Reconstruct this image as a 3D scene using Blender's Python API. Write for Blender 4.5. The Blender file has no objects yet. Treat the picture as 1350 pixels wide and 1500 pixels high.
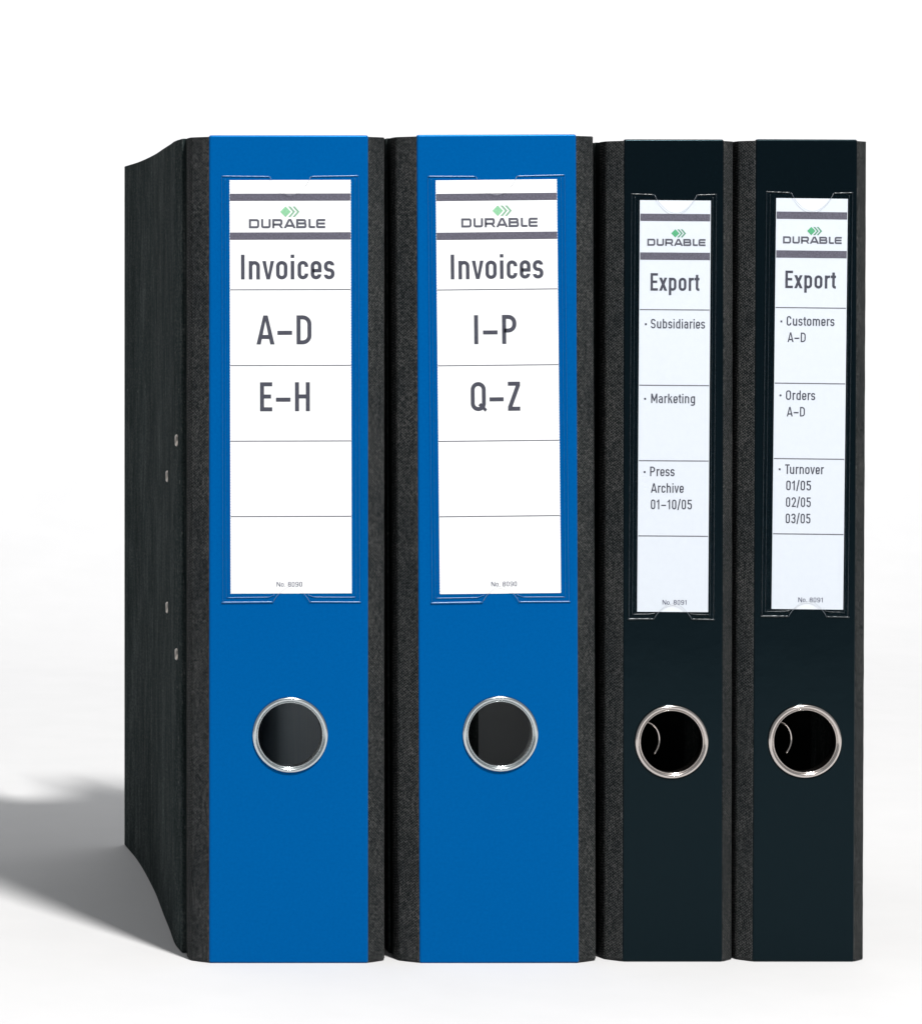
import bpy, bmesh, math, random
from mathutils import Vector, Matrix
random.seed(7)
C = bpy.data.collections.new("scene_objects"); bpy.context.scene.collection.children.link(C)
sc = bpy.context.scene
# ------------------------------------------------------------------ camera (shift lens, stands to the left of the row)
K = 1/3815.0                                   # metres per photograph pixel on the plane of the spines
def PX(x): return (x-675)*K
def PZ(y): return (1411-y)*K
cd = bpy.data.cameras.new("camera"); cam = bpy.data.objects.new("camera", cd); sc.collection.objects.link(cam)
cam.location = (PX(-262), -1.300, PZ(446)); cam.rotation_euler = (math.pi/2, 0, 0)
cd.sensor_width = 36; cd.lens = 119.04; cd.shift_x = 0.6247; cd.shift_y = -0.2027
cd.clip_start = 0.01; cd.clip_end = 100
sc.camera = cam
# ------------------------------------------------------------------ world, lamps, exposure
w = bpy.data.worlds.new("World"); sc.world = w; w.use_nodes = True
w.node_tree.nodes["Background"].inputs[0].default_value = (0.93, 0.97, 1.0, 1)
w.node_tree.nodes["Background"].inputs[1].default_value = 0.32
def area(name, loc, target, sx, sy, power, col=(1,1,1), shape='RECTANGLE'):
    l = bpy.data.lights.new(name, 'AREA'); l.shape = shape; l.size = sx; l.size_y = sy
    l.energy = power; l.color = col
    o = bpy.data.objects.new(name, l); sc.collection.objects.link(o); o.location = loc
    o.rotation_euler = (Vector(target)-Vector(loc)).to_track_quat('-Z', 'Y').to_euler()
    return o
az, el, dist = math.radians(18.3), math.radians(57.3), 3.0
kd = Vector((math.sin(az)*math.cos(el), -math.cos(az)*math.cos(el), math.sin(el)))
T0 = Vector((0.0, 0.05, 0.12))
area("key_lamp", T0+kd*dist, T0, 0.30, 0.30, 194, (1.0, 0.985, 0.96), 'DISK')
area("overhead_softbox", (-0.15, 0.5, 1.9), (-0.05, 0.35, 0), 1.5, 1.1, 6)
area("backdrop_lamp", (0.3, 1.2, 1.45), (0.3, 2.0, 0.55), 3.0, 0.4, 24)
vs = sc.view_settings
vs.view_transform = 'Standard'; vs.look = 'None'; vs.gamma = 1; vs.use_curve_mapping = False; vs.exposure = 0

# ------------------------------------------------------------------ helpers
def link(o, parent=None):
    C.objects.link(o)
    if parent: o.parent = parent
    return o
def mesh_obj(name, bm, mat, parent=None, smooth=False, bevel=None, seg=2):
    bmesh.ops.recalc_face_normals(bm, faces=bm.faces[:])
    me = bpy.data.meshes.new(name); bm.to_mesh(me); bm.free(); me.materials.append(mat)
    if smooth:
        for p in me.polygons: p.use_smooth = True
    o = bpy.data.objects.new(name, me); link(o, parent)
    if bevel:
        m = o.modifiers.new("edge", 'BEVEL'); m.width = bevel; m.segments = seg; m.limit_method = 'ANGLE'; m.angle_limit = math.radians(50); m.use_clamp_overlap = name != 'spine_panel'
    return o
def interp(tab, z):
    if z <= tab[0][0]: return tab[0][1]
    for i in range(len(tab)-1):
        a, b = tab[i], tab[i+1]
        if z <= b[0]:
            p0 = tab[max(i-1, 0)]; p3 = tab[min(i+2, len(tab)-1)]
            t = (z-a[0])/(b[0]-a[0]); h = b[0]-a[0]
            m0 = (b[1]-p0[1])/(b[0]-p0[0])*h; m1 = (p3[1]-a[1])/(p3[0]-a[0])*h
            return (2*t**3-3*t*t+1)*a[1]+(t**3-2*t*t+t)*m0+(-2*t**3+3*t*t)*b[1]+(t**3-t*t)*m1
    return tab[-1][1]
def offset_line(pts, d):
    out = []
    n = len(pts)
    for i in range(n):
        a = Vector(pts[max(i-1, 0)]); b = Vector(pts[i]); c = Vector(pts[min(i+1, n-1)])
        t1 = (b-a).normalized() if i > 0 else (c-b).normalized()
        t2 = (c-b).normalized() if i < n-1 else t1
        nn = (Vector((-t1.y, t1.x))+Vector((-t2.y, t2.x))).normalized()
        k = d/max(0.5, nn.dot(Vector((-t1.y, t1.x))))
        out.append((b.x+nn.x*k, b.y+nn.y*k))
    return out
def wall_bm(outer, inner, z0, z1, rows=1, wob=0.0):
    """vertical sheet with thickness: outer/inner are plan polylines"""
    bm = bmesh.new(); n = len(outer); ring = outer+inner[::-1]
    levels = []
    for r in range(rows+1):
        z = z0+(z1-z0)*r/rows
        levels.append([bm.verts.new((x+random.uniform(-wob, wob), y, z)) for x, y in ring])
    m = len(ring)
    for r in range(rows):
        for i in range(m):
            j = (i+1) % m
            bm.faces.new((levels[r][i], levels[r][j], levels[r+1][j], levels[r+1][i]))
    for L in (levels[0], levels[-1]):
        for i in range(n-1):
            bm.faces.new((L[i], L[i+1], L[m-2-i], L[m-1-i]))
    return bm
def lathe_y(prof, cx, cz, n=160):
    """profile of (radius, y) closed, turned about the y axis through (cx, cz)"""
    bm = bmesh.new(); R = []
    for i in range(n):
        a = 2*math.pi*i/n
        R.append([bm.verts.new((cx+r*math.cos(a), y, cz+r*math.sin(a))) for r, y in prof])
    for i in range(n):
        A, B = R[i], R[(i+1) % n]
        for k in range(len(prof)):
            l = (k+1) % len(prof)
            bm.faces.new((A[k], A[l], B[l], B[k]))
    return bm
def tube(bm, pts, r, n=8, jit=0.0):
    rings = []
    for i, p in enumerate(pts):
        p = Vector(p); t = (Vector(pts[min(i+1, len(pts)-1)])-Vector(pts[max(i-1, 0)])).normalized()
        u = t.cross(Vector((0, 1, 0)));
        if u.length < 1e-3: u = t.cross(Vector((0, 0, 1)))
        u.normalize(); v = t.cross(u)
        rr = r*(1+random.uniform(-jit, jit))
        rings.append([bm.verts.new(p+u*rr*math.cos(2*math.pi*k/n)+v*rr*math.sin(2*math.pi*k/n)) for k in range(n)])
    for i in range(len(rings)-1):
        for k in range(n):
            bm.faces.new((rings[i][k], rings[i][(k+1) % n], rings[i+1][(k+1) % n], rings[i+1][k]))
    bm.faces.new(rings[0][::-1]); bm.faces.new(rings[-1])

# ------------------------------------------------------------------ materials
def base_mat(name, col, rough=0.5, metal=0.0, spec=0.5, coat=0.0, coat_rough=0.1):
    m = bpy.data.materials.new(name); m.use_nodes = True
    b = m.node_tree.nodes["Principled BSDF"]
    b.inputs["Base Color"].default_value = (*col, 1); b.inputs["Roughness"].default_value = rough
    b.inputs["Metallic"].default_value = metal; b.inputs["Specular IOR Level"].default_value = spec
    b.inputs["Coat Weight"].default_value = coat; b.inputs["Coat Roughness"].default_value = coat_rough
    return m, m.node_tree, b
def nd(nt, t, **kw):
    n = nt.nodes.new(t)
    for k, v in kw.items():
        if k in n.inputs: n.inputs[k].default_value = v
        else: setattr(n, k, v)
    return n
def objco(nt, scale=(1, 1, 1), rot=(0, 0, 0)):
    tc = nd(nt, 'ShaderNodeTexCoord'); mp = nd(nt, 'ShaderNodeMapping')
    mp.inputs['Scale'].default_value = scale; mp.inputs['Rotation'].default_value = rot
    nt.links.new(tc.outputs['Object'], mp.inputs['Vector']); return mp.outputs['Vector']
def noise(nt, vec, scale, detail=4, rough=0.6):
    n = nd(nt, 'ShaderNodeTexNoise'); n.inputs['Scale'].default_value = scale
    n.inputs['Detail'].default_value = detail; n.inputs['Roughness'].default_value = rough
    nt.links.new(vec, n.inputs['Vector']); return n.outputs['Fac']
def ramp(nt, fac, stops):
    r = nd(nt, 'ShaderNodeValToRGB'); e = r.color_ramp.elements
    while len(e) < len(stops): e.new(0.5)
    for el_, (p, c) in zip(e, stops): el_.position = p; el_.color = (*c, 1)
    nt.links.new(fac, r.inputs['Fac']); return r.outputs['Color']
def mix(nt, a, b, fac, mode='MIX'):
    m = nd(nt, 'ShaderNodeMix'); m.data_type = 'RGBA'; m.blend_type = mode
    if isinstance(fac, (int, float)): m.inputs[0].default_value = fac
    else: nt.links.new(fac, m.inputs[0])
    nt.links.new(a, m.inputs[6]); nt.links.new(b, m.inputs[7]); return m.outputs[2]
def math_(nt, op, a, b=None):
    m = nd(nt, 'ShaderNodeMath'); m.operation = op
    for i, v in enumerate((a, b)):
        if v is None: continue
        if isinstance(v, (int, float)): m.inputs[i].default_value = v
        else: nt.links.new(v, m.inputs[i])
    return m.outputs[0]
def bump(nt, bsdf, h, strength, dist):
    b = nd(nt, 'ShaderNodeBump'); b.inputs['Strength'].default_value = strength; b.inputs['Distance'].default_value = dist
    nt.links.new(h, b.inputs['Height']); nt.links.new(b.outputs[0], bsdf.inputs['Normal'])

# laminated spine foil, blue and black
def foil(name, col, rough, spec, lo, hi, bs):
    m, nt, b = base_mat(name, col, rough, 0, spec)
    v = objco(nt)
    c = ramp(nt, noise(nt, v, 900, 3), [(0.3, lo), (0.7, hi)]); nt.links.new(c, b.inputs['Base Color'])
    h1 = noise(nt, v, 260, 3, 0.5); h2 = noise(nt, v, 30, 2, 0.5)
    bump(nt, b, math_(nt, 'ADD', math_(nt, 'MULTIPLY', h1, 0.15), h2), bs, 0.0006)
    return m
BLUE = foil("blue_foil", (0, .06, .2), 0.25, 0.3, (0.0, .062, .220), (0.0, .070, .240), 0.25)
BLUE.node_tree.nodes["Principled BSDF"].inputs["Specular Tint"].default_value = (.02, .45, 1, 1)
BLACK = foil("black_foil", (.002, .004, .006), 0.2, 0.2, (.0004, .0016, .0028), (.0007, .0024, .0038), 0.3)
BLACK.node_tree.nodes["Principled BSDF"].inputs["Specular Tint"].default_value = (.50, .86, 1, 1)
# linen-grained hinge paper
def linen():
    m, nt, b = base_mat("linen_paper", (.03, .03, .03), 0.8, 0, 0.06)
    v = objco(nt)
    waves = []
    for ang in (0.75, -0.85):
        r = objco(nt, (1, 1, 1), (0, ang, 0))
        wv = nd(nt, 'ShaderNodeTexWave'); wv.inputs['Scale'].default_value = 420; wv.inputs['Distortion'].default_value = 2.5
        wv.inputs['Detail'].default_value = 2; wv.inputs['Detail Scale'].default_value = 2.0; wv.bands_direction = 'X'
        nt.links.new(r, wv.inputs['Vector']); waves.append(wv.outputs['Fac'])
    n1 = noise(nt, v, 1000, 4, 0.75); n2 = noise(nt, objco(nt, (1, 1, .5)), 90, 4, 0.6)
    weave = math_(nt, 'MULTIPLY', waves[0], waves[1])
    mixed = math_(nt, 'ADD', math_(nt, 'MULTIPLY', weave, 0.22), math_(nt, 'MULTIPLY', n1, 0.86))
    c = ramp(nt, mixed, [(0.34, (.0035, .0055, .006)), (0.49, (.018, .0205, .021)), (0.66, (.080, .080, .081))])
    c2 = ramp(nt, n2, [(0.3, (.62, .64, .66)), (0.72, (1.12, 1.08, 1.05))])
    nt.links.new(mix(nt, c, c2, 1.0, 'MULTIPLY'), b.inputs['Base Color'])
    bump(nt, b, mixed, 0.5, 0.00025)
    return m
LINEN = linen()
def board():
    m, nt, b = base_mat("marbled_board", (.03, .033, .033), 0.9, 0, 0.01)
    st = noise(nt, objco(nt, (1, .22, .07)), 700, 5, 0.7)
    st2 = noise(nt, objco(nt, (1, .6, .12)), 120, 3, 0.55)
    fine = noise(nt, objco(nt, (1, .25, .8)), 1500, 3, 0.75)
    f = math_(nt, 'ADD', math_(nt, 'MULTIPLY', st, 0.42), math_(nt, 'ADD', math_(nt, 'MULTIPLY', st2, 0.13), math_(nt, 'MULTIPLY', fine, 0.45)))
    c = ramp(nt, f, [(0.38, (.008, .013, .0135)), (0.51, (.022, .029, .0295)), (0.64, (.058, .064, .064))])
    big = noise(nt, objco(nt, (1, 1, .45)), 26, 5, 0.65)
    c2 = ramp(nt, big, [(0.32, (.72, .76, .76)), (0.70, (1.42, 1.38, 1.36))])
    spk = noise(nt, objco(nt, (1, .25, .3)), 900, 3, 0.8)
    c3 = ramp(nt, spk, [(0.63, (0, 0, 0)), (0.72, (.06, .06, .06))])
    m2 = mix(nt, mix(nt, c, c2, 1.0, 'MULTIPLY'), c3, 1.0, 'ADD')
    nt.links.new(m2, b.inputs['Base Color']); bump(nt, b, f, 0.35, 0.0002)
    return m
BOARD = board()
GROOVE, _, _ = base_mat("hinge_groove_cloth", (.010, .014, .014), 0.8, 0, 0.02)
def metal(name, col, rough):
    m, nt, b = base_mat(name, col, rough, 1.0)
    h = noise(nt, objco(nt), 500, 2); bump(nt, b, h, 0.05, 0.0001); return m
CHROME = metal("chrome_steel", (.56, .60, .61), 0.17)
NICKEL = metal("nickel_steel", (.60, .55, .52), 0.17)
RIVET = metal("rivet_steel", (.36, .33, .30), 0.3)
def paper(name, col):
    m, nt, b = base_mat(name, col, 0.7, 0, 0.2)
    c = ramp(nt, noise(nt, objco(nt), 400, 3), [(0.3, tuple(x*0.975 for x in col)), (0.7, col)])
    nt.links.new(c, b.inputs['Base Color']); return m
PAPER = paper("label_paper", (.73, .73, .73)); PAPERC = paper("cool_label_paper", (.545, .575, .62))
def ink(name, col, var=0.15):
    m, nt, b = base_mat(name, col, 0.6, 0, 0.2)
    c = ramp(nt, noise(nt, objco(nt), 1500, 3, 0.7), [(0.3, tuple(x*(1-var) for x in col)), (0.7, tuple(x*(1+var) for x in col))])
    nt.links.new(c, b.inputs['Base Color']); return m
INK = ink("text_ink", (.050, .051, .068)); BARINK = ink("bar_ink", (.090, .086, .112), 0.35)
GREYINK = ink("fine_print_ink", (.11, .11, .13)); FINE = ink("number_ink", (.05, .05, .09)); WORDINK = ink("wordmark_ink", (.080, .080, .10))
GREEN_PALE = ink("pale_green_ink", (.21, .44, .26)); GREEN_PALE2 = ink("pale_green_ink_thin", (.19, .34, .23))
GREEN = ink("green_ink", (.075, .31, .155)); GREEN2 = ink("green_ink_thin", (.09, .24, .15))
def film(name, tint, gl, rough):
    m = bpy.data.materials.new(name); m.use_nodes = True; nt = m.node_tree; nt.nodes.clear()
    out = nd(nt, 'ShaderNodeOutputMaterial'); tr = nd(nt, 'ShaderNodeBsdfTransparent'); g = nd(nt, 'ShaderNodeBsdfGlossy')
    tr.inputs[0].default_value = (*tint, 1); g.inputs['Roughness'].default_value = rough
    fr = nd(nt, 'ShaderNodeLayerWeight'); fr.inputs[0].default_value = 0.15
    mx = nd(nt, 'ShaderNodeMixShader'); nt.links.new(math_(nt, 'MULTIPLY', fr.outputs['Fresnel'], gl), mx.inputs[0])
    nt.links.new(tr.outputs[0], mx.inputs[1]); nt.links.new(g.outputs[0], mx.inputs[2]); nt.links.new(mx.outputs[0], out.inputs[0])
    b = nd(nt, 'ShaderNodeBump'); b.inputs['Strength'].default_value = 0.3; b.inputs['Distance'].default_value = 0.0004
    nt.links.new(noise(nt, objco(nt), 60, 2), b.inputs['Height']); nt.links.new(b.outputs[0], g.inputs['Normal'])
    return m
FILM = film("clear_film", (.992, .996, 1.0), 0.12, 0.2)
def rim(name, col):
    m, nt, b = base_mat(name, col, 0.32, 0, 0.5, 0.3, 0.25)
    bump(nt, b, noise(nt, objco(nt), 700, 2), 0.5, 0.0003); return m
RIMBLUE = rim("blue_weld", (.0, .085, .26)); RIMBLACK = rim("black_weld", (.003, .008, .012))
EDGE, _, _ = base_mat("film_edge_plastic", (.20, .22, .25), 0.3, 0, 0.5)
INSIDE, _, _ = base_mat("black_card", (.006, .009, .010), 0.5, 0, 0.25)
def card_streak():
    m, nt, b = base_mat("grey_card", (.1, .1, .1), 0.45, 0, 0.6)
    c = ramp(nt, noise(nt, objco(nt, (1, 1, .08)), 420, 4), [(0.3, (.60, .70, .80)), (0.7, (.74, .82, .88))])
    nt.links.new(c, b.inputs['Base Color']); return m
GREYCARD = card_streak()
DARKCARD, _, _ = base_mat("dark_card", (.26, .275, .29), 0.6, 0, 0.2)

# ------------------------------------------------------------------ studio sweep: floor and backdrop
def sweep():
    m, nt, b = base_mat("white_sweep", (.48, .48, .485), 0.8, 0, 0.05)
    c = ramp(nt, noise(nt, objco(nt), 25, 3), [(0.3, (.434, .434, .440)), (0.7, (.446, .446, .452))]); nt.links.new(c, b.inputs['Base Color'])
    bm = bmesh.new(); prof = [(-1.15, 0), (1.0, 0)]
    for i in range(1, 25):
        a = math.pi/2*i/24; prof.append((1.0+1.0*math.sin(a), 1.0-1.0*math.cos(a)))
    prof.append((2.0, 3.2))
    L = [bm.verts.new((-2.6, y, z)) for y, z in prof]; R = [bm.verts.new((3.2, y, z)) for y, z in prof]
    for i in range(len(prof)-1): bm.faces.new((L[i], R[i], R[i+1], L[i+1]))
    o = mesh_obj("floor", bm, m, smooth=True); o['kind'] = 'structure'
    me = o.data
    if me.polygons[0].normal.z < 0: me.flip_normals()
sweep()

# ------------------------------------------------------------------ lettering drawn as strokes
def glyph(ch, w):
    h = w/2; X = .745-h; T = 1-h; B = h; S = []
    def st(*p, c=False): S.append(('s', [(q[0], q[1], q[2] if len(q) > 2 else 0) for q in p], c))
    def po(*p): S.append(('p', list(p)))
    def box(W): return h, W-h, (W-w)/2
    def bowl(L, R, b, t, r): st((L, b, r), (R, b, r), (R, t, r), (L, t, r), c=True)
    lsb = rsb = 0.075
    if ch == 'I': W = w; st((h, 0), (h, 1)); lsb = rsb = .085
    elif ch == 'l': W = w; st((h, 0), (h, 1))
    elif ch == 'i': W = w; st((h, 0), (h, .745)); st((h, .865), (h, 1.0)); lsb = rsb = .07
    elif ch == 'n': W = .43; L, R, r = box(W); st((L, 0), (L, .745)); st((L, .45), (L, X, r), (R, X, r), (R, 0))
    elif ch == 'h': W = .43; L, R, r = box(W); st((L, 0), (L, 1)); st((L, .45), (L, X, r), (R, X, r), (R, 0))
    elif ch == 'm': W = .70; L, R = h, W-h; M = W/2; r = (M-L)/2*1.0; st((L, 0), (L, .745)); st((L, .45), (L, X, r), (M, X, r), (M, 0)); st((M, .45), (M, X, r), (R, X, r), (R, 0))
    elif ch == 'u': W = .43; L, R, r = box(W); st((R, 0), (R, .745)); st((L, .745), (L, B, r), (R, B, r), (R, .3))
    elif ch == 'o': W = .44; L, R, r = box(W); bowl(L, R, B, X, r); lsb = rsb = .055
    elif ch == 'b': W = .43; L, R, r = box(W); st((L, 0), (L, 1)); bowl(L, R, B, X, r)
    elif ch == 'd': W = .43; L, R, r = box(W); st((R, 0), (R, 1)); bowl(L, R, B, X, r)
    elif ch == 'p': W = .43; L, R, r = box(W); st((L, -.25), (L, .745)); bowl(L, R, B, X, r)
    elif ch == 'g': W = .43; L, R, r = box(W); bowl(L, R, B+.02, X, r); st((R, .745), (R, -.25+h, r), (L-.0, -.25+h, r*.8), (L, -.13))
    elif ch == 'c': W = .41; L, R, r = box(W); st((R, .5), (R, X, r), (L, X, r), (L, B, r), (R, B, r), (R, .235)); lsb = .055; rsb = .04
    elif ch == 'C': W = .45; L, R, r = box(W); st((R, .70), (R, T, r), (L, T, r), (L, B, r), (R, B, r), (R, .30))
    elif ch == 'e': W = .42; L, R, r = box(W); st((R-.01, .20), (R-.01, B, r), (L, B, r), (L, X, r), (R, X, r), (R, .35, 0), (L, .35)); lsb = .055; rsb = .05
    elif ch == 's': W = .41; L, R, r = box(W); m = .373; st((R-.01, .56), (R-.01, X, r), (L, X, r), (L, m+.01, r*.95), (R, m-.01, r*.95), (R, B, r), (L, B, r), (L, .185)); lsb = rsb = .04
    elif ch == 'S': W = .46; L, R, r = box(W); m = .50; st((R, .76), (R, T, r), (L, T, r), (L, m+.02, r), (R, m-.02, r), (R, B, r), (L, B, r), (L, .24))
    elif ch == 'r': W = .29; st((h, 0), (h, .745)); st((h, .42), (h, X, .16), (W, X)); rsb = .01
    elif ch == 'a': W = .41; L, R, r = box(W); st((L+.01, .57), (L+.01, X, r), (R, X, r), (R, 0)); st((R, .43), (L, .43, r), (L, B, r), (R, B)); lsb = .05
    elif ch == 't': W = .29; x = .085+h; st((x, .92), (x, B, .1), (W, B)); st((0, X), (W, X)); lsb = rsb = .02
    elif ch == 'v': W = .46; po((0, .745), (w, .745), (W/2, .21), (W-w, .745), (W, .745), (W/2+w*.5, 0), (W/2-w*.5, 0)); lsb = rsb = .015
    elif ch == 'x': W = .46; k = w*1.12; po((0, .745), (k, .745), (W, 0), (W-k, 0)); po((W-k, .745), (W, .745), (k, 0), (0, 0)); lsb = rsb = .02
    elif ch == 'k': W = .45; k = w*1.15; st((h, 0), (h, 1)); po((w*.6, .30), (w*.6, .30+w*.9), (W-k-.02, .745), (W-.02, .745)); po((W*.38, .42), (W*.38+k*.8, .50), (W, 0), (W-k, 0)); rsb = .02
    elif ch == 'A': W = .62; po((0, 0), (w*1.06, 0), (W/2+.0, .80), (W-w*1.06, 0), (W, 0), (W/2+w*.53, 1), (W/2-w*.53, 1)); st((W*.22, .26), (W*.78, .26)); lsb = rsb = .02
    elif ch == 'D': W = .51; L, R, r = box(W); st((L, B, 0), (R, B, r*1.25), (R, T, r*1.25), (L, T, 0), c=True)
    elif ch == 'E': W = .42; L = h; st((W, T), (L, T, 0), (L, B, 0), (W, B)); st((L, .51), (W-.04, .51)); rsb = .05
    elif ch == 'H': W = .51; L, R, r = box(W); st((L, 0), (L, 1)); st((R, 0), (R, 1)); st((L, .51), (R, .51))
    elif ch == 'P': W = .49; L, R, r = box(W); st((L, 0), (L, T, 0), (R, T, r*1.2), (R, .46, r*1.2), (L, .46))
    elif ch == 'O': W = .50; L, R, r = box(W); bowl(L, R, B, T, r)
    elif ch == 'Q': W = .53; L, R, r = box(W); bowl(L, R, B, T, r); po((.26, .20), (.26+w*.66, .20+w*.60), (W+.04, .06), (W-.02, -.03)); rsb = .05
    elif ch == 'Z': W = .43; po((0, 1), (W, 1), (W, 1-w), (0, 1-w)); po((W-w*1.12, 1-w), (W, 1-w), (w*1.12, w), (0, w)); po((0, w), (W, w), (W, 0), (0, 0))
    elif ch == 'T': W = .46; st((0, T), (W, T)); st((W/2, T), (W/2, 0)); lsb = .02; rsb = -.05
    elif ch == 'M': W = .62; st((h, 0), (h, 1)); st((W-h, 0), (W-h, 1)); po((0, 1), (w, 1), (W/2, .46), (W-w, 1), (W, 1), (W/2+w*.42, .20), (W/2-w*.42, .20))
    elif ch == 'N': W = .62; st((h, 0), (h, 1)); st((W-h, 0), (W-h, 1)); po((0, 1), (w*1.15, 1), (W, 0), (W-w*1.15, 0))
    elif ch == '-': W = .50; st((0, .40), (W, .40)); lsb = rsb = .075
    elif ch == '/': W = .36; k = w*1.05; po((0, -.08), (k, -.08), (W, 1.08), (W-k, 1.08)); lsb = rsb = .015
    elif ch == '.': W = w*1.1; st((W/2, 0), (W/2, w*1.1))
    elif ch == '0': W = .45; L, R, r = box(W); bowl(L, R, B, T, r)
    elif ch == '1': W = .28; st((W-h, 0), (W-h, 1)); po((0, .80), (W-w*.5, 1.0), (W-w*.5, 1-w*1.2), (0, .80-w*.95)); lsb = .06; rsb = .12
    elif ch == '2': W = .45; L, R, r = box(W); st((L, .71), (L, T, r), (R, T, r), (R, .60, .1), (L+.03, B, 0), (W, B))
    elif ch == '3': W = .45; L, R, r = box(W); st((L, .76), (L, T, r), (R, T, r), (R, .53, r*.9), (L+.09, .53)); st((L+.09, .53), (R, .53, r*.9), (R, B, r), (L, B, r), (L, .24))
    elif ch == '5': W = .45; L, R, r = box(W); st((W-.02, T), (L+.02, T, 0), (L+.02, .58, 0), (R, .60, r), (R, B, r), (L, B, r), (L, .24))
    elif ch == '8': W = .52; L, R, r = box(W); bowl(L+.02, R-.02, .52, T, r); bowl(L, R, B, .52, r)
    elif ch == '9': W = .52; L, R, r = box(W); bowl(L, R, .42, T, r); st((R, .7), (R, B, r), (L, B, r), (L, .2))
    else: W = .30; lsb = rsb = 0
    return W, lsb, rsb, S
def wide(ch, w=.235):
    h = w/2; T = 1-h; B = h; S = []
    def st(*p, c=False): S.append(('s', [(q[0], q[1], q[2] if len(q) > 2 else 0) for q in p], c))
    def po(*p): S.append(('p', list(p)))
    if ch == 'D': W = 1.13; st((h, B), (W-h, B, .17), (W-h, T, .17), (h, T), c=True)
    elif ch == 'U': W = 1.04; st((h, 1), (h, B, .15), (W-h, B, .15), (W-h, 1))
    elif ch == 'R': W = 1.19; st((h, 0), (h, T), (W-.08-h, T, .14), (W-.08-h, .40, .14), (h, .40)); po((W-.52, .34), (W-.30, .40), (W, 0), (W-.27, 0))
    elif ch == 'A': W = 1.32; po((0, 0), (.27, 0), (.66, .80), (1.05, 0), (1.32, 0), (.82, 1), (.50, 1)); st((.30, .27), (1.02, .27))
    elif ch == 'B': W = 1.14; st((h, B), (W-h, B, .13), (W-h, .52, .13), (h, .52)); st((h, .52), (W-.05-h, .52, .13), (W-.05-h, T, .13), (h, T)); st((h, 0), (h, 1))
    elif ch == 'L': W = .72; st((h, 1), (h, B, .1), (W, B))
    elif ch == 'E': W = 1.0; st((W, T), (h, T, .13), (h, B, .13), (W, B)); st((h, .5), (W-.03, .5))
    return W, S
def rounded(pts, closed):
    out = []; n = len(pts)
    for i, (x, y, r) in enumerate(pts):
        if r <= 1e-6 or (not closed and i in (0, n-1)): out.append((x, y)); continue
        p = Vector((x, y)); a = Vector(pts[(i-1) % n][:2]); b = Vector(pts[(i+1) % n][:2])
        da, db = (a-p), (b-p); la, lb = da.length, db.length; da.normalize(); db.normalize()
        ang = da.angle(db); t = r/math.tan(ang/2)
        la2 = la*(.5 if pts[(i-1) % n][2] > 0 else 1); lb2 = lb*(.5 if pts[(i+1) % n][2] > 0 else 1)
        t = min(t, la2*.999, lb2*.999); r2 = t*math.tan(ang/2)
        s, e = p+da*t, p+db*t
        c = p+(da+db).normalized()*(r2/math.sin(ang/2))
        a0 = math.atan2(s.y-c.y, s.x-c.x); a1 = math.atan2(e.y-c.y, e.x-c.x)
        d = (a1-a0+math.pi) % (2*math.pi)-math.pi
        N = 8
        for k in range(N+1): out.append((c.x+r2*math.cos(a0+d*k/N), c.y+r2*math.sin(a0+d*k/N)))
    q = [out[0]]
    for p in out[1:]:
        if (Vector(p)-Vector(q[-1])).length > 1e-4: q.append(p)
    if closed and (Vector(q[0])-Vector(q[-1])).length < 1e-4: q.pop()
    return q
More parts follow.
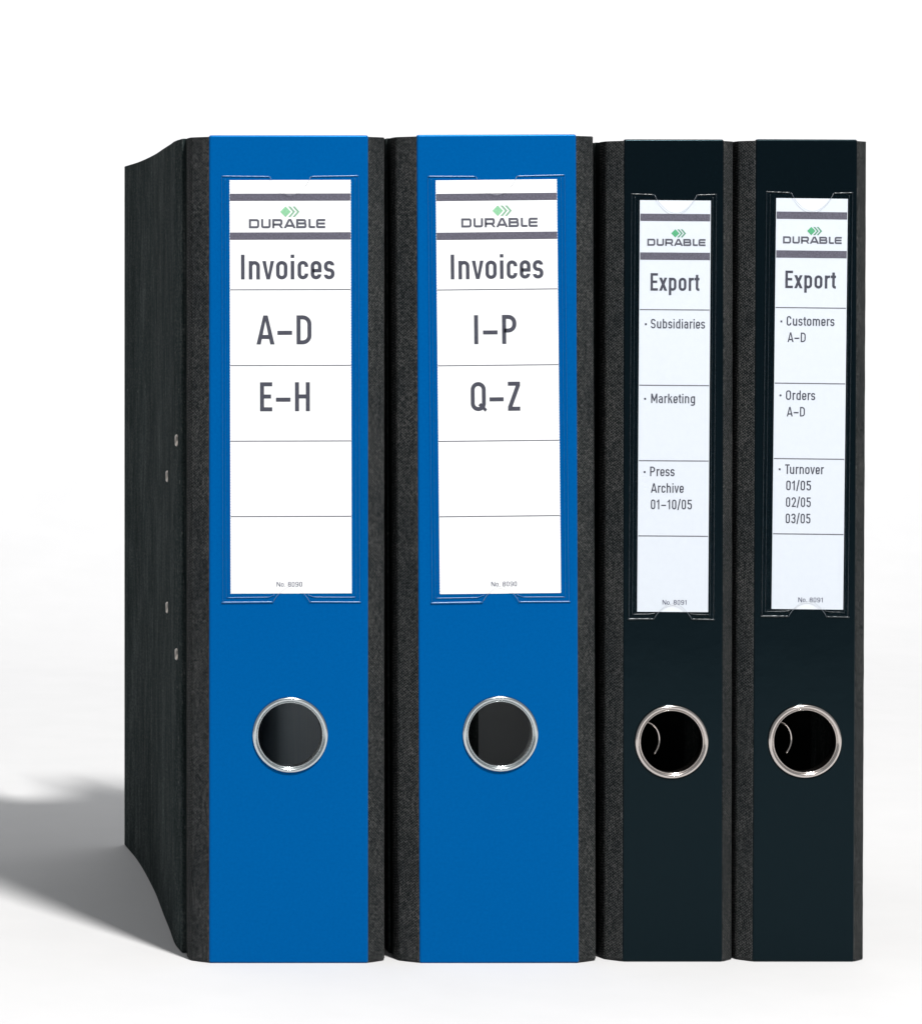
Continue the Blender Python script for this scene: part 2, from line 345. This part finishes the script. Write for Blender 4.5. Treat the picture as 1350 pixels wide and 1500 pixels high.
class Print:
    """flat print lying a hair above a label: (u, v) in photo pixels from the label's top left corner"""
    def __init__(self): self.bm = bmesh.new(); self.k = 0
    def lift(self): self.k += 1; return (self.k % 4)*0.000009
    def poly(self, pts):
        d = self.lift(); f = self.bm.faces.new([self.bm.verts.new((u*K, -d, -v*K)) for u, v in pts]); f.normal_update()
        if f.normal.y > 0: f.normal_flip()
    def strip(self, pts, closed, hw, fx):
        d = self.lift(); n = len(pts); A = []; Bs = []
        P = [Vector(p) for p in pts]
        for i in range(n):
            a = P[(i-1) % n] if (closed or i > 0) else None; c = P[(i+1) % n] if (closed or i < n-1) else None; b = P[i]
            t1 = (b-a).normalized() if a is not None else (c-b).normalized()
            t2 = (c-b).normalized() if c is not None else t1
            n1, n2 = Vector((-t1.y, t1.x)), Vector((-t2.y, t2.x)); nn = n1+n2
            nn = nn.normalized() if nn.length > 1e-5 else n1
            k = hw/max(.45, nn.dot(n1))
            for lst, s in ((A, 1), (Bs, -1)):
                u, v = fx(b.x+nn.x*k*s, b.y+nn.y*k*s); lst.append(self.bm.verts.new((u*K, -d, -v*K)))
        for i in range(n if closed else n-1):
            j = (i+1) % n
            f = self.bm.faces.new((A[i], A[j], Bs[j], Bs[i])); f.normal_update()
            if f.normal.y > 0: f.normal_flip()
    def strokes(self, S, w, fx):
        for s in S:
            if s[0] == 'p': self.poly([fx(*p) for p in s[1]])
            else: self.strip(rounded(s[1], s[2]), s[2], w/2, fx)
    def text(self, s, u0, u1, base, cap, w=.14):
        gl = [glyph(c, w) for c in s]; tot = 0; pos = []
        for i, (W, l, r, S) in enumerate(gl):
            if i > 0: tot += l
            pos.append(tot); tot += W
            if i < len(gl)-1: tot += r
        sx = (u1-u0)/tot
        for (W, l, r, S), x in zip(gl, pos):
            self.strokes(S, w, lambda a, b, x=x: (u0+(x+a)*sx, base-b*cap))
    def wordmark(self, u0, base, cap):
        sc_ = cap
        for ch, x in zip("DURABLE", (0, 1.33, 2.54, 3.77, 5.12, 6.46, 7.28)):
            W, S = wide(ch); self.strokes(S, .235, lambda a, b, x=x: (u0+(x+a)*sc_*1.0, base-b*cap))
    def rect(self, a, b, c, d): self.poly([(a, b), (c, b), (c, d), (a, d)])
    def obj(self, name, mat, parent):
        me = bpy.data.meshes.new(name); self.bm.to_mesh(me); self.bm.free(); me.materials.append(mat)
        o = bpy.data.objects.new(name, me); link(o, parent); o.location = (0, -0.00006, 0); return o

# ------------------------------------------------------------------ binders
DEPTH = .285
def binder(cfg):
    fl, fr, top = cfg['fl'], cfg['fr'], cfg['top']
    cx = (fl+fr)/2; W = (fr-fl)*K; H = PZ(top)
    if cfg['y']: H *= (1.3+cfg['y'])/1.3*1.0; H = (PZ(446))+(446-top)*K*(1.3+cfg['y'])/1.3
    root = bpy.data.objects.new("ring_binder", None); link(root); root.empty_display_size = .03
    xs = (1.3+cfg['y'])/1.3
    root.location = (PX(-262)+(cx+262)*K*xs, cfg['y'], 0); root.rotation_euler = (0, -cfg['roll'], 0)
    root['label'] = cfg['label']; root['category'] = 'binder'; root['group'] = cfg['group']
    foilm = BLUE if cfg['blue'] else BLACK
    x0, x1 = -W/2, W/2
    # spine panel with its round hole
    sh = lambda y: (1411-y)*math.sin(cfg['roll'])
    cfg['hole'] = (cfg['hole'][0]+sh(cfg['hole'][1]), cfg['hole'][1])
    hx, hz, hr = (cfg['hole'][0]-cx)*K, PZ(cfg['hole'][1]), (cfg['hr']-1.5)*K
    bm = bmesh.new(); N = 96; a = min(hx-x0, x1-hx)-.0022
    def face_ring(y):
        c = [bm.verts.new((hx+hr*math.cos(2*math.pi*(i+.5)/N+math.pi/4-math.pi/N), y, hz+hr*math.sin(2*math.pi*(i+.5)/N+math.pi/4-math.pi/N))) for i in range(N)]
        o = []
        for i in range(N):
            t = 2*math.pi*i/N+math.pi/4; cs, sn = math.cos(t), math.sin(t); m = max(abs(cs), abs(sn))
            o.append(bm.verts.new((hx+a*cs/m, y, hz+a*sn/m)))
        return c, o
    th = .0024
    ver = {}
    for y in (0.0, th):
        c, o = face_ring(y)
        q = [bm.verts.new((x, y, z)) for x, z in ((x0, 0), (x1, 0), (x1, H), (x0, H))]
        for i in range(N): bm.faces.new((c[i], c[(i+1) % N], o[(i+1) % N], o[i]))
        # corners of the square sit at i=0 (+,+), N/4 (-,+), N/2 (-,-), 3N/4 (+,-)
        g = [o[0], o[N//4], o[N//2], o[3*N//4]]
        bm.faces.new([q[2], q[3]]+[o[i] for i in range(N//4, -1, -1)])
        bm.faces.new([q[3], q[0]]+[o[i] for i in range(N//2, N//4-1, -1)])
        bm.faces.new([q[0], q[1]]+[o[i] for i in range(3*N//4, N//2-1, -1)])
        bm.faces.new([q[1], q[2]]+[o[i % N] for i in range(N, 3*N//4-1, -1)])
        ver[y] = (c, q)
    (c0, q0), (c1, q1) = ver[0.0], ver[th]
    for i in range(N): bm.faces.new((c0[i], c0[(i+1) % N], c1[(i+1) % N], c1[i]))
    for i in range(4): bm.faces.new((q0[i], q0[(i+1) % 4], q1[(i+1) % 4], q1[i]))
    mesh_obj("spine_panel", bm, foilm, root, smooth=True, bevel=.0008, seg=6).modifiers[0].harden_normals = True
    # hinge strips, groove and covers
    for side in (-1, 1):
        f = cfg['hl' if side < 0 else 'hr2']/6.3
        prof = [(-0.8, .5), (-.1, .42), (.7, .7), (3.4, 2.6), (5.9, 4.5), (6.4, 5.3), (6.75, 7.0), (7.05, 9.0), (7.3, 11.4)]
        e = x0 if side < 0 else x1
        outer = [(e+side*l*f/1000, z/1000+.0001) for l, z in prof]
        inner = offset_line(outer, .0016*(1 if side > 0 else -1))
        mesh_obj("hinge_strip", wall_bm(outer, inner, .0004, H-.0006, 60, .00005), LINEN, root, smooth=False, bevel=.0004)
        lat = 7.3*f
        gi = [(e+side*(lat-.55)/1000, z) for z in (.0116, .0205)]
        go = offset_line(gi, .0012*(1 if side > 0 else -1))
        mesh_obj("hinge_groove", wall_bm(gi, go, .0006, H-.0006), GROOVE, root)
        tab = cfg['cov_l'] if side < 0 else cfg['cov_r']
        zs = [.0205+(DEPTH-.0205)*i/40 for i in range(41)]
        co = [(e+side*(lat+interp(tab, z*1000))/1000, z) for z in zs]
        ci = offset_line(co, .0023*(1 if side > 0 else -1))
        cov = mesh_obj("cover", wall_bm(co, ci, 0.0, H-.0003), BOARD, root, bevel=.0005)
        if side < 0:
            for (rz, ry) in ((32, 650), (79, 713), (79, 917), (32, 971)):
                cxv = e+side*(lat+interp(tab, rz))/1000
                r1 = [(.0002, .0010), (.0012, .0009), (.0013, -.0002), (.0016, -.0006), (.0020, -.0006), (.00235, -.0002), (.0024, .0012), (.0002, .0014)]
                b = lathe_y(r1, 0, 0, 28)
                # turn axis y -> x so the rivet faces outwards
                bmesh.ops.transform(b, matrix=Matrix.Translation((cxv, rz/1000, PZ(ry))) @ Matrix.Rotation(-math.pi/2, 4, 'Z'), verts=b.verts[:])
                mesh_obj("rivet", b, RIVET, cov, smooth=True)
            # lever mechanism base plate inside
            xin = e+side*(lat-2.6)/1000+.0006
            b = bmesh.new(); bmesh.ops.create_cube(b, size=1)
            bmesh.ops.transform(b, matrix=Matrix.Translation((xin+.0032, .056, PZ(812))) @ Matrix.Diagonal((.0012, .062, .098, 1)), verts=b.verts[:])
            mesh_obj("mechanism_plate", b, CHROME, root, bevel=.0004)
            for zz in (PZ(812)+.04, PZ(812)-.04):
                bb = bmesh.new()
                pts = [(xin+.004+.020*math.sin(t), .056-.018*math.cos(t), zz) for t in [math.pi*i/16 for i in range(17)]]
                tube(bb, pts, .0015)
                mesh_obj("ring_arch", bb, CHROME, root, smooth=True)
    # inside: card lining, plus added sheets that block light
    xi1 = x1+(7.3*cfg['hr2']/6.3-4.0)/1000; xi0 = x0-(7.3*cfg['hl']/6.3-4.0)/1000
    wI = xi1-xi0
    if cfg['blue']:
        zs = [.03+(cfg['lining']-.03)*i/30 for i in range(31)]
        pts = [(x1+(7.3*cfg['hr2']/6.3+interp(cfg['cov_r'], z*1000)-2.5)/1000, z) for z in zs]
        mesh_obj("inner_lining", wall_bm(pts, offset_line(pts, .0003), .004, H-.004), GREYCARD if cfg['lining'] > .26 else DARKCARD, root)
        if cfg['lining'] > .26: pts = [((503-cx)*K, .267), ((488-cx)*K, .240), ((474-cx)*K, .2145), (x0-.0026, .212)]
        else: pts = [(xi1-.0085, .214), (xi0+.0002, .212)]
        mesh_obj("shadow_sheet", wall_bm(pts, offset_line(pts, .0006), .003, .300), PAPER, root)  # unseen sheet, added to block key light and shape the floor shadow
    else:
        pts = [(xi1-.001, .060), (xi0+.004, .085)]
        mesh_obj("light_block", wall_bm(pts, offset_line(pts, .0006), .002, H-.004), INSIDE, root)  # added dark board, keeps backdrop light out of the hole
    if not cfg['blue']:
        # thin metal arc seen through the hole
        b = bmesh.new(); lx, lz = (cfg['hole'][0]-cx-31)*K, PZ(cfg['hole'][1]+3)
        pts = [(lx+.0066*math.cos(t), .010+.003*math.cos(t), lz+.0072*math.sin(t)) for t in [math.pi*(1.0-1.28*i/28) for i in range(29)]]
        tube(b, pts, .0006); mesh_obj("metal_arc", b, NICKEL, root, smooth=True)
        # narrow post behind it
        b = bmesh.new(); bmesh.ops.create_cube(b, size=1)
        bmesh.ops.transform(b, matrix=Matrix.Translation((lx+.001, .030, H/2)) @ Matrix.Diagonal((.0035, .002, H*.9, 1)), verts=b.verts[:])
        mesh_obj("inner_rail", b, GROOVE, root, bevel=.0005)
    # finger ring
    R = cfg['hr']*K; mm = .001
    prof = [(R-.0021, .0060), (R-.00225, .0002)]
    prof += [(R-.00202+.00024*math.cos(t), -.00015-.00034*math.sin(t)) for t in [math.pi*(1-i/6) for i in range(6)]]
    prof += [(R-.00088+.00088*math.cos(t), -.00010-.00085*math.sin(t)) for t in [math.pi*(1-i/14) for i in range(1, 15)]]
    prof += [(R, .0004), (R-.0016, .0008), (R-.0018, .0060)]
    mesh_obj("finger_ring", lathe_y(prof, hx, hz), CHROME if cfg['blue'] else NICKEL, root, smooth=True)
    # ---- label pocket, label and print, laid out in pixels then turned together
    lx, ly, lw, lh = cfg['label_box']; lx += sh(ly)
    P = bpy.data.objects.new("label_pocket", None)
    # the pocket film is the part; its pieces hang on it
    def L(u, v, y=0.0): return (u*K, y, -v*K)
    mL, mR, mT, mB = cfg['pocket']       # margins of the film round the label, pixels
    bm = bmesh.new(); yf = -.00055
    aw, ad = cfg['arc']; cu = lw/2+cfg.get('arc_dx', 0)
    topv = []; N2 = 24
    outl = [(-mL, -mT), (cu-aw, -mT)]
    for i in range(1, N2):
        t = i/N2; outl.append((cu-aw+2*aw*t, -mT+ad*math.sin(math.pi*t)**.8))
    outl += [(cu+aw, -mT), (lw+mR, -mT), (lw+mR, lh+mB), (cu+aw*.9, lh+mB)]
    for i in range(1, N2):
        t = i/N2; outl.append((cu+aw*.9-1.8*aw*t, lh+mB-(ad*.85)*math.sin(math.pi*t)**.8))
    outl += [(cu-aw*.9, lh+mB), (-mL, lh+mB)]
    fa = [bm.verts.new(L(u, v, yf)) for u, v in outl]; fb = [bm.verts.new(L(u, v, yf+.00015)) for u, v in outl]
    bm.faces.new(fa); bm.faces.new(fb[::-1])
    for i in range(len(fa)):
        j = (i+1) % len(fa); bm.faces.new((fa[i], fb[i], fb[j], fa[j]))
    pocket = mesh_obj("label_pocket", bm, FILM, root)
    pocket.location = ((lx-cx)*K, 0, PZ(ly)); pocket.rotation_euler = (0, -cfg['lrot'], 0)
    rm = RIMBLUE if cfg['blue'] else RIMBLACK
    jt = .06 if cfg['blue'] else .25
    def ridge(pts, r, y=-.00008, jit=jt):
        b = bmesh.new(); P3 = []
        for (u0, v0), (u1, v1) in zip(pts[:-1], pts[1:]):
            n = max(2, int(math.hypot(u1-u0, v1-v0)/2.2))
            for i in range(n): t = i/n; P3.append(L(u0+(u1-u0)*t, v0+(v1-v0)*t, y))
        P3.append(L(*pts[-1], y)); tube(b, P3, r, 8, jit); return b
    thin = .42 if cfg['blue'] else .8
    for pts, r in (([(-mL+2, -mT-2), (-mL+2, lh+mB)], .00020*thin), ([(-mL+7, -mT+3), (-mL+7, lh+mB-6)], .00014*thin),
                   ([(lw+mR-2, -mT-2), (lw+mR-2, lh+mB)], .00020*thin), ([(lw+mR-7, -mT+3), (lw+mR-7, lh+mB-6)], .00014*thin),
                   ([(-mL+2, -mT-1), (cu-aw, -mT)], .00024), ([(cu+aw, -mT), (lw+mR-2, -mT-1)], .00024),
                   ([(-mL, lh+mB), (cu-aw*.9, lh+mB-.5)], .00036), ([(cu+aw*.9, lh+mB-.5), (lw+mR, lh+mB)], .00028),
                   ([(-mL+8, lh+mB-7), (cu-aw*.9-6, lh+mB-7.5), (cu-aw*.9+3, lh+2)], .00018),
                   ([(cu+aw*.9-3, lh+2), (cu+aw*.9+6, lh+mB-7.5), (lw+mR-8, lh+mB-7)], .00018)):
        mesh_obj("weld_seam", ridge(pts, r), rm, pocket, smooth=True)
    for va, dv, ww in ((-mT, ad, aw), (lh+mB, -.85*ad, aw*.9)):
        b = bmesh.new()
        tube(b, [L(cu-ww+2*ww*i/24, va+dv*math.sin(math.pi*i/24)**.8, yf-.00004) for i in range(25)], .00005, 6)
        mesh_obj("film_edge", b, EDGE, pocket, smooth=True)
    # label card with its finely toothed tear edges
    bm = bmesh.new(); rows = int(lh/2.0) if cfg['blue'] else 2; tooth = .8 if cfg['blue'] else 0
    A = []; yc = -.00012
    for i in range(rows+1):
        v = lh*i/rows; t = tooth if i % 2 else 0
        A.append([bm.verts.new(L(t, v, yc)), bm.verts.new(L(lw-t, v, yc)), bm.verts.new(L(lw-t, v, -.00002)), bm.verts.new(L(t, v, -.00002))])
    for i in range(rows):
        a_, b_ = A[i], A[i+1]
        for k in range(4): bm.faces.new((a_[k], a_[(k+1) % 4], b_[(k+1) % 4], b_[k]))
    bm.faces.new(A[0]); bm.faces.new(A[-1][::-1])
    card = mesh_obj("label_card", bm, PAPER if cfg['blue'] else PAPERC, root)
    card.location = pocket.location; card.rotation_euler = pocket.rotation_euler
    def pr(name, mat, fn):
        p = Print(); fn(p); o = p.obj(name, mat, card); o.location = (0, -.00016, 0); return o
    for a_, b_ in ((19.8, 30.4), (76.6, 87.4)):
        pr("printed_bar", BARINK, lambda p: p.rect(.8, a_, lw-.8, b_))
    for v in (160.6, 271.6, 382.3, 492.7):
        pr("ruled_line", GREYINK, lambda p: p.rect(.8, v-.7, lw-.8, v+.7))
    for s, u0, u1, b_, cap, w_ in cfg['text']:
        pr("printed_text", INK, lambda p: p.text(s, u0, u1, b_, cap, w_))
    for u, v in cfg.get('bullets', ()):
        pr("printed_bullet", INK, lambda p: p.rect(u-1.4, v-1.4, u+1.4, v+1.4))
    wx, wb, wc = cfg['word']
    pr("printed_wordmark", WORDINK, lambda p: p.wordmark(wx, wb, wc))
    q = wc/122.0; ex, ey = wx+(615-130)*q, wb-(400-182)*q
    pr("printed_diamond", GREEN_PALE if cfg['blue'] else GREEN, lambda p: p.poly([(ex-72*q, ey), (ex, ey-72*q), (ex+72*q, ey), (ex, ey+72*q)]))
    for dx in (60, 118):
        pr("printed_chevron", GREEN_PALE2 if cfg['blue'] else GREEN2, lambda p: p.poly([(ex+(dx-26)*q, ey-70*q), (ex+(dx+6)*q, ey-70*q), (ex+(dx+68)*q, ey), (ex+(dx+6)*q, ey+70*q), (ex+(dx-26)*q, ey+70*q), (ex+(dx+36)*q, ey)]))
    s, u0, u1, b_, cap = cfg['number']
    pr("printed_number", FINE, lambda p: p.text(s, u0, u1, b_, cap, .11))
    return root
r_ = math.radians
COV1 = [(20, 1.0), (38, 1.9), (64, 1.0), (102, -.1), (160, -1.9), (236, -2.2), (285, -.3)]
FLAT = [(20, .1), (100, .2), (285, 0)]
LEAN2 = [(20, 0), (100, -3), (285, -15)]
BLK = [(20, .0), (100, -.1), (285, -.2)]
LEAN = [(20, 0), (100, -3), (285, -17)]
binder(dict(blue=1, fl=306.5, fr=539.5, top=198, y=0, roll=0, hl=6.3, hr2=6.8, hole=(425, 1076.5), hr=55.5, cov_l=COV1, cov_r=LEAN, lining=.264, group='blue lever arch binders',
    label="leftmost blue ring binder, black marbled cover exposed, label reading Invoices A–D and E–H",
    label_box=(336, 264, 178, 605.5), lrot=r_(.15), pocket=(13, 13, 5, 13), arc=(30, 27),
    text=[("Invoices", 16.7, 153.6, 145.5, 36.3, .14), ("A-D", 39, 119.6, 240.8, 42.6, .14), ("E-H", 44, 117, 338.7, 42.6, .14)],
    word=(28.4, 70.6, 13.5), number=("No. 8090", 67.7, 105, 595.5, 7)))
binder(dict(blue=1, fl=614.5, fr=848, top=197, y=0, roll=r_(.2), hl=7.2, hr2=7.4, hole=(732.5, 1075), hr=55.5, cov_l=FLAT, cov_r=LEAN2, lining=.185, group='blue lever arch binders',
    label="blue ring binder labelled Invoices I–P and Q–Z, right beside a black one",
    label_box=(637.5, 264, 178, 606), lrot=r_(.38), pocket=(13, 13, 5, 13), arc=(30, 27),
    text=[("Invoices", 21, 156.5, 145.2, 36.3, .14), ("I-P", 54.3, 116.2, 240.5, 42.6, .14), ("Q-Z", 48.4, 120.7, 338.5, 42.6, .14)],
    word=(37, 69.5, 13.5), number=("No. 8090", 75.7, 113, 595.5, 7)))
T_ = .125
binder(dict(blue=0, fl=911.5, fr=1058, top=204, y=.0027, roll=r_(-.10), hl=5.9, hr2=4.7, hole=(983, 1088), hr=54, cov_l=BLK, cov_r=BLK, group='slim black lever arch binders',
    label="slim black ring binder with label reading Export Subsidiaries, Marketing and Press Archive",
    label_box=(936.5, 293, 104, 604), lrot=r_(-.28), pocket=(14, 10, 8, 11), arc=(31, 27),
    text=[("Export", 16.3, 88, 132.7, 25.7, .14), ("Subsidiaries", 17.3, 96.6, 188, 13.9, T_), ("Marketing", 18.3, 82.7, 297.7, 13.9, T_),
          ("Press", 17.5, 53.4, 404.9, 14, T_), ("Archive", 18.8, 66.9, 429.2, 14, T_), ("01-10/05", 19, 79, 453.4, 14.2, T_)],
    bullets=[(9.8, 182), (9.5, 291.5), (9.5, 399)], word=(11.2, 66.8, 10.3), number=("No. 8091", 37, 72, 593.3, 6.8)))
binder(dict(blue=0, fl=1101.5, fr=1250.5, top=204, y=.0027, roll=r_(-.24), hl=5.3, hr2=4.8, hole=(1178, 1087), hr=54, cov_l=BLK, cov_r=BLK, group='slim black lever arch binders',
    label="slim black ring binder at far right, label reading Export Customers, Orders and Turnover",
    label_box=(1136, 290, 105, 603), lrot=r_(-.42), pocket=(16, 9, 8, 11), arc=(31, 27),
    text=[("Export", 14.6, 88.8, 132, 25.7, .14), ("Customers", 17.3, 87.4, 187, 14, T_), ("A-D", 18.9, 45.4, 211, 14, T_),
          ("Orders", 17.5, 60.4, 296, 14, T_), ("A-D", 19, 45.5, 320.2, 14, T_), ("Turnover", 17.4, 74.5, 404.6, 14, T_),
          ("01/05", 19.4, 55.7, 428.6, 14.2, T_), ("02/05", 19.3, 55.6, 453, 14.2, T_), ("03/05", 19.1, 55.4, 477, 14.2, T_)],
    bullets=[(9.5, 181), (9.5, 289.5), (9.5, 398)], word=(10.5, 66.4, 10.4), number=("No. 8091", 39, 74.8, 592.5, 6.8)))
